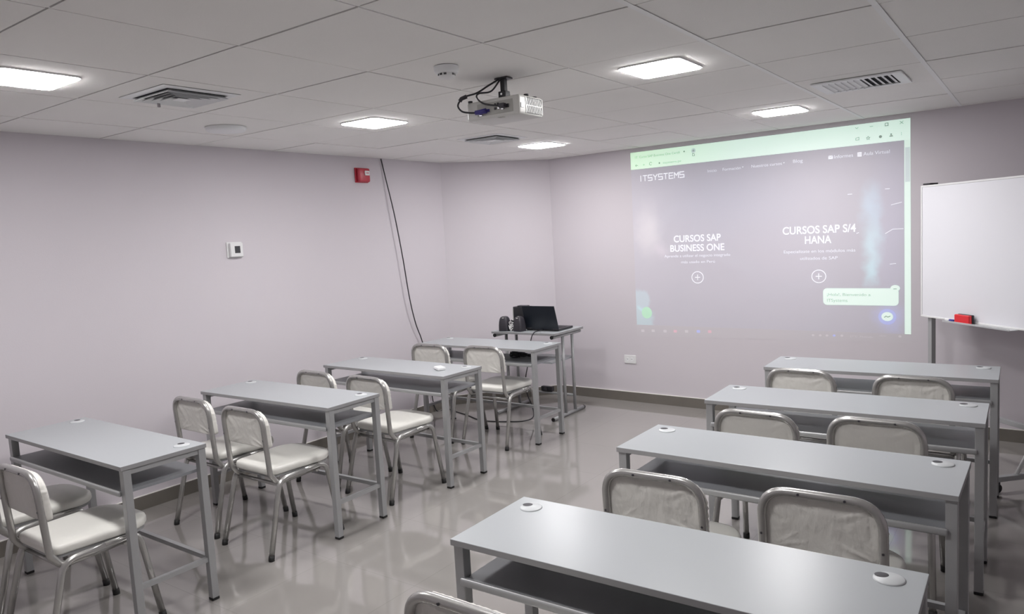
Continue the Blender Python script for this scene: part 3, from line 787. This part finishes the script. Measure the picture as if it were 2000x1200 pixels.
sheet('profile_shoulders', PM['ink'], [(3.048, 2.199), (3.076, 2.199), (3.070, 2.208), (3.054, 2.208)], 2.2, bar)
strokes('menu_dots', [((3.130, 2.202), (3.130, 2.204)), ((3.130, 2.210), (3.130, 2.212)), ((3.130, 2.218), (3.130, 2.220))], .004, PM['ink'], bar)
# logo in square stroke lettering
def logo():
    G_ = {'I': [((.5, 0), (.5, 1))], 'T': [((0, 1), (1, 1)), ((.5, 0), (.5, 1))], 'S': [((1, 1), (0, 1)), ((0, 1), (0, .5)), ((0, .5), (1, .5)), ((1, .5), (1, 0)), ((1, 0), (0, 0))],
          'Y': [((0, 1), (.5, .5)), ((1, 1), (.5, .5)), ((.5, .5), (.5, 0))], 'E': [((0, 0), (0, 1)), ((0, 1), (1, 1)), ((0, .5), (.9, .5)), ((0, 0), (1, 0))],
          'M': [((0, 0), (0, 1)), ((0, 1), (.5, .45)), ((.5, .45), (1, 1)), ((1, 1), (1, 0))]}
    segs = []; u = .985; adv = (1.446-.985)/9
    for ch in 'ITSYSTEMS':
        wd = adv*.74
        for a, b in G_[ch]: segs.append(((u+a[0]*wd, 2.052+a[1]*.048), (u+b[0]*wd, 2.052+b[1]*.048)))
        u += adv if ch != 'I' else adv*.82
    return segs
strokes('site_logo', logo(), .0075, PM['white'], page)
text('menu_item', 'Inicio', 1.642, 1.722, 2.084, .024, PM['soft'], page)
text('menu_item', 'Formación', 1.775, 1.930, 2.084, .024, PM['soft'], page)
text('menu_item', 'Nuestros cursos', 2.020, 2.268, 2.086, .024, PM['soft'], page)
text('menu_item', 'Blog', 2.355, 2.430, 2.092, .026, PM['soft'], page)
for u in (1.948, 2.284): sheet('menu_arrow', PM['white'], [(u-.007, 2.091), (u, 2.082), (u+.007, 2.091)], 2.2, page)
en = sheet('envelope_icon', PM['white'], [(2.622, 2.080), (2.655, 2.080), (2.655, 2.106), (2.622, 2.106)], 2.2, page)
strokes('envelope_flap', [((2.622, 2.104), (2.6385, 2.092)), ((2.6385, 2.092), (2.655, 2.104))], .003, PM['page'], en, 2.7)
text('menu_item', 'Informes', 2.665, 2.800, 2.094, .026, PM['soft'], page)
bo = sheet('book_icon', PM['white'], [(2.831, 2.077), (2.860, 2.077), (2.860, 2.109), (2.831, 2.109)], 2.2, page)
strokes('book_lines', [((2.838, 2.088), (2.856, 2.088)), ((2.838, 2.099), (2.856, 2.099))], .003, PM['page'], bo, 2.7)
text('menu_item', 'Aula Virtual', 2.872, 3.052, 2.094, .026, PM['soft'], page)
text('heading_text', 'CURSOS SAP', 1.308, 1.742, 1.517, .058, PM['white'], page, bold=.014)
text('heading_text', 'BUSINESS ONE', 1.272, 1.772, 1.434, .058, PM['white'], page, bold=.014)
text('body_text', 'Aprende a utilizar el negocio integrado', 1.212, 1.822, 1.366, .024, PM['soft'], page)
text('body_text', 'más usado en Perú', 1.372, 1.684, 1.311, .024, PM['soft'], page)
text('heading_text', 'CURSOS SAP S/4', 2.264, 2.815, 1.544, .060, PM['white'], page, bold=.014)
text('heading_text', 'HANA', 2.437, 2.637, 1.464, .060, PM['white'], page, bold=.014)
text('body_text', 'Especialízate en los módulos más', 2.270, 2.810, 1.374, .024, PM['soft'], page)
text('body_text', 'utilizados de SAP', 2.398, 2.682, 1.318, .024, PM['soft'], page)
for u in (1.522, 2.539):
    c = circ(u, 1.173, .053, .050, 36); strokes('plus_button', list(zip(c, c[1:]+c[:1])) + [((u-.022, 1.173), (u+.022, 1.173)), ((u, 1.151), (u, 1.195))], .006, PM['white'], page)
# chat bubble with rounded corners
def rr_pts(u0, u1, z0, z1, r_):
    P = []
    for cu, cz, a0 in ((u1-r_, z1-r_, 0), (u0+r_, z1-r_, PI/2), (u0+r_, z0+r_, PI), (u1-r_, z0+r_, 1.5*PI)):
        for k in range(7): a = a0+PI/2*k/6; P.append((cu+r_*math.cos(a), cz+r_*math.sin(a)))
    return P
bb = sheet('chat_bubble', PM['mint'], rr_pts(2.570, 3.108, .947, 1.078, .030), 2.2, page)
mb = sheet('minimise_button', PM['mint'], circ(3.085, 1.079, .032, .024), 2.5, bb)
strokes('minus_mark', [((3.074, 1.074), (3.094, 1.074))], .005, PM['ink'], page, 3.1)
text('bubble_text', '¡Hola!, Bienvenido a', 2.600, 2.915, 1.030, .022, PM['inkl'], bb, off=2.9)
text('bubble_text', 'ITSystems', 2.600, 2.750, .984, .024, PM['inkl'], bb, off=2.9)
sheet('contact_button', PM['green'], circ(1.015, .850, .052, .054), 2.2, page)
ms = sheet('message_button', PM['blue'], circ(3.030, .862, .062, .060), 2.0, page)
m2 = sheet('message_icon', PM['mint'], circ(3.030, .864, .040, .034), 2.5, ms)
strokes('message_squiggle', [((3.010, .858), (3.022, .868)), ((3.022, .868), (3.034, .860)), ((3.034, .860), (3.050, .868))], .006, PM['ink'], page, 3.1)
for a, b in (((2.76, 1.80), (2.79, 1.80)), ((3.02, 1.82), (3.05, 1.82)), ((3.06, 1.70), (3.13, 1.715)), ((3.02, 1.49), (3.07, 1.52)), ((3.07, 1.52), (3.14, 1.52)), ((3.05, 1.26), (3.09, 1.265)), ((2.82, 1.50), (2.835, 1.505))):
    strokes('light_streak', [(a, b)], .005, PM['soft'], page)
for u, z, mm in ((.967, .680, 'tic'), (1.073, .684, 'tic'), (1.192, .684, 'tic'), (1.293, .687, 'redi'), (1.402, .690, 'tic'), (1.514, .694, 'blue'), (1.619, .696, 'redi')):
    sheet('taskbar_icon', PM[mm], rr_pts(u-.016, u+.016, z-.012, z+.012, .005), 2.2, tb)
for u, z, mm in ((2.489, .700, 'tic'), (2.544, .701, 'tic'), (2.595, .702, 'tic'), (2.649, .704, 'blue'), (2.706, .705, 'tic'), (3.116, .716, 'tic')):
    sheet('taskbar_icon', PM[mm], circ(u, z, .011, .009, 10), 2.2, tb)
text('taskbar_text', '27°C  Nublado', 2.765, 2.930, .704, .014, PM['tic'], tb)
text('taskbar_text', '10:41', 2.975, 3.020, .716, .012, PM['tic'], tb)

# ------------------------------------------------------------------ whiteboard on its stand, turned 45 degrees
WB = thing('whiteboard', 'white mobile whiteboard on wheeled metal stand at right edge', 'whiteboard', (-.685, 5.855, 0), R(-45))
# local x along the board (left to right as seen), -y towards the class
BW, Z0, Z1 = 1.06, .905, 1.815
bm = B(); box(bm, .012, BW-.012, -.012, .004, Z0+.008, Z1-.008); obj('writing_surface', bm, M['board'], WB)
bm = B()
for a in ((0, BW, Z0, Z0+.012), (0, BW, Z1-.012, Z1), (0, .012, Z0+.012, Z1-.012), (BW-.012, BW, Z0+.012, Z1-.012)): box(bm, a[0], a[1], -.016, .008, a[2], a[3], bev=.002)
obj('frame', bm, M['white'], WB)
bm = B(); box(bm, .28, .82, -.075, -.016, Z0-.004, Z0+.0, bev=.001); box(bm, .28, .82, -.078, -.075, Z0-.004, Z0+.008, bev=.001); obj('pen_tray', bm, M['alu'], WB)
for i, x in enumerate((.055, .99)):
    bm = B(); box(bm, x-.018, x+.018, .010, .044, .085, Z1+.003, bev=.003); ps = obj('post', bm, M['steel'], WB)
    bm = B(); box(bm, x-.034, x+.034, -.016, .048, Z1+.0032, Z1+.013, bev=.003); obj('top_cap', bm, M['black'], ps)
    bm = B(); box(bm, x-.017, x+.017, -.33, .36, .065, .095, bev=.003); ft = obj('foot', bm, M['steel'], WB)
    bm = B(); tube(bm, [(x, -.18, .092), (x, .02, .42)], .011, 10); obj('brace', bm, M['white'], WB)
    for y in (-.31, .34):
        bm = B(); tube(bm, [(x-.013, y, .027), (x+.013, y, .027)], .0265, 18); cs = obj('caster', bm, M['rubber'], ft)
        bm = B(); box(bm, x-.016, x+.016, y-.012, y+.012, .045, .0645, bev=.002); obj('caster_fork', bm, M['dark'], cs)
bm = B(); box(bm, .074, .971, .014, .040, .30, .33, bev=.002); obj('cross_bar', bm, M['steel'], WB)
def on_board(x, y, z):
    a = R(-45); return (-.685+x*math.cos(a)-y*math.sin(a), 5.855+x*math.sin(a)+y*math.cos(a), z)
t = thing('whiteboard_eraser', 'red whiteboard eraser standing on the whiteboard tray', 'eraser', on_board(.435, -.042, Z0+.0005), R(-45))
bm = B(); box(bm, -.062, .062, -.026, -.002, 0, .055, bev=.005); obj('grip', bm, M['redb'], t)
bm = B(); box(bm, -.060, .064, -.002, .014, 0.001, .057, bev=.004); obj('felt', bm, M['black'], t)
t = thing('marker_pen', 'blue marker pen lying left of the red eraser on tray', 'marker', on_board(.322, -.05, Z0+.009), R(-45))
bm = B(); tube(bm, [(-.045, 0, 0), (-.005, 0, 0)], .0075, 12); obj('barrel', bm, M['white'], t)
bm = B(); tube(bm, [(-.006, 0, 0), (.034, 0, 0)], .0085, 12); obj('cap', bm, M['blue'], t)
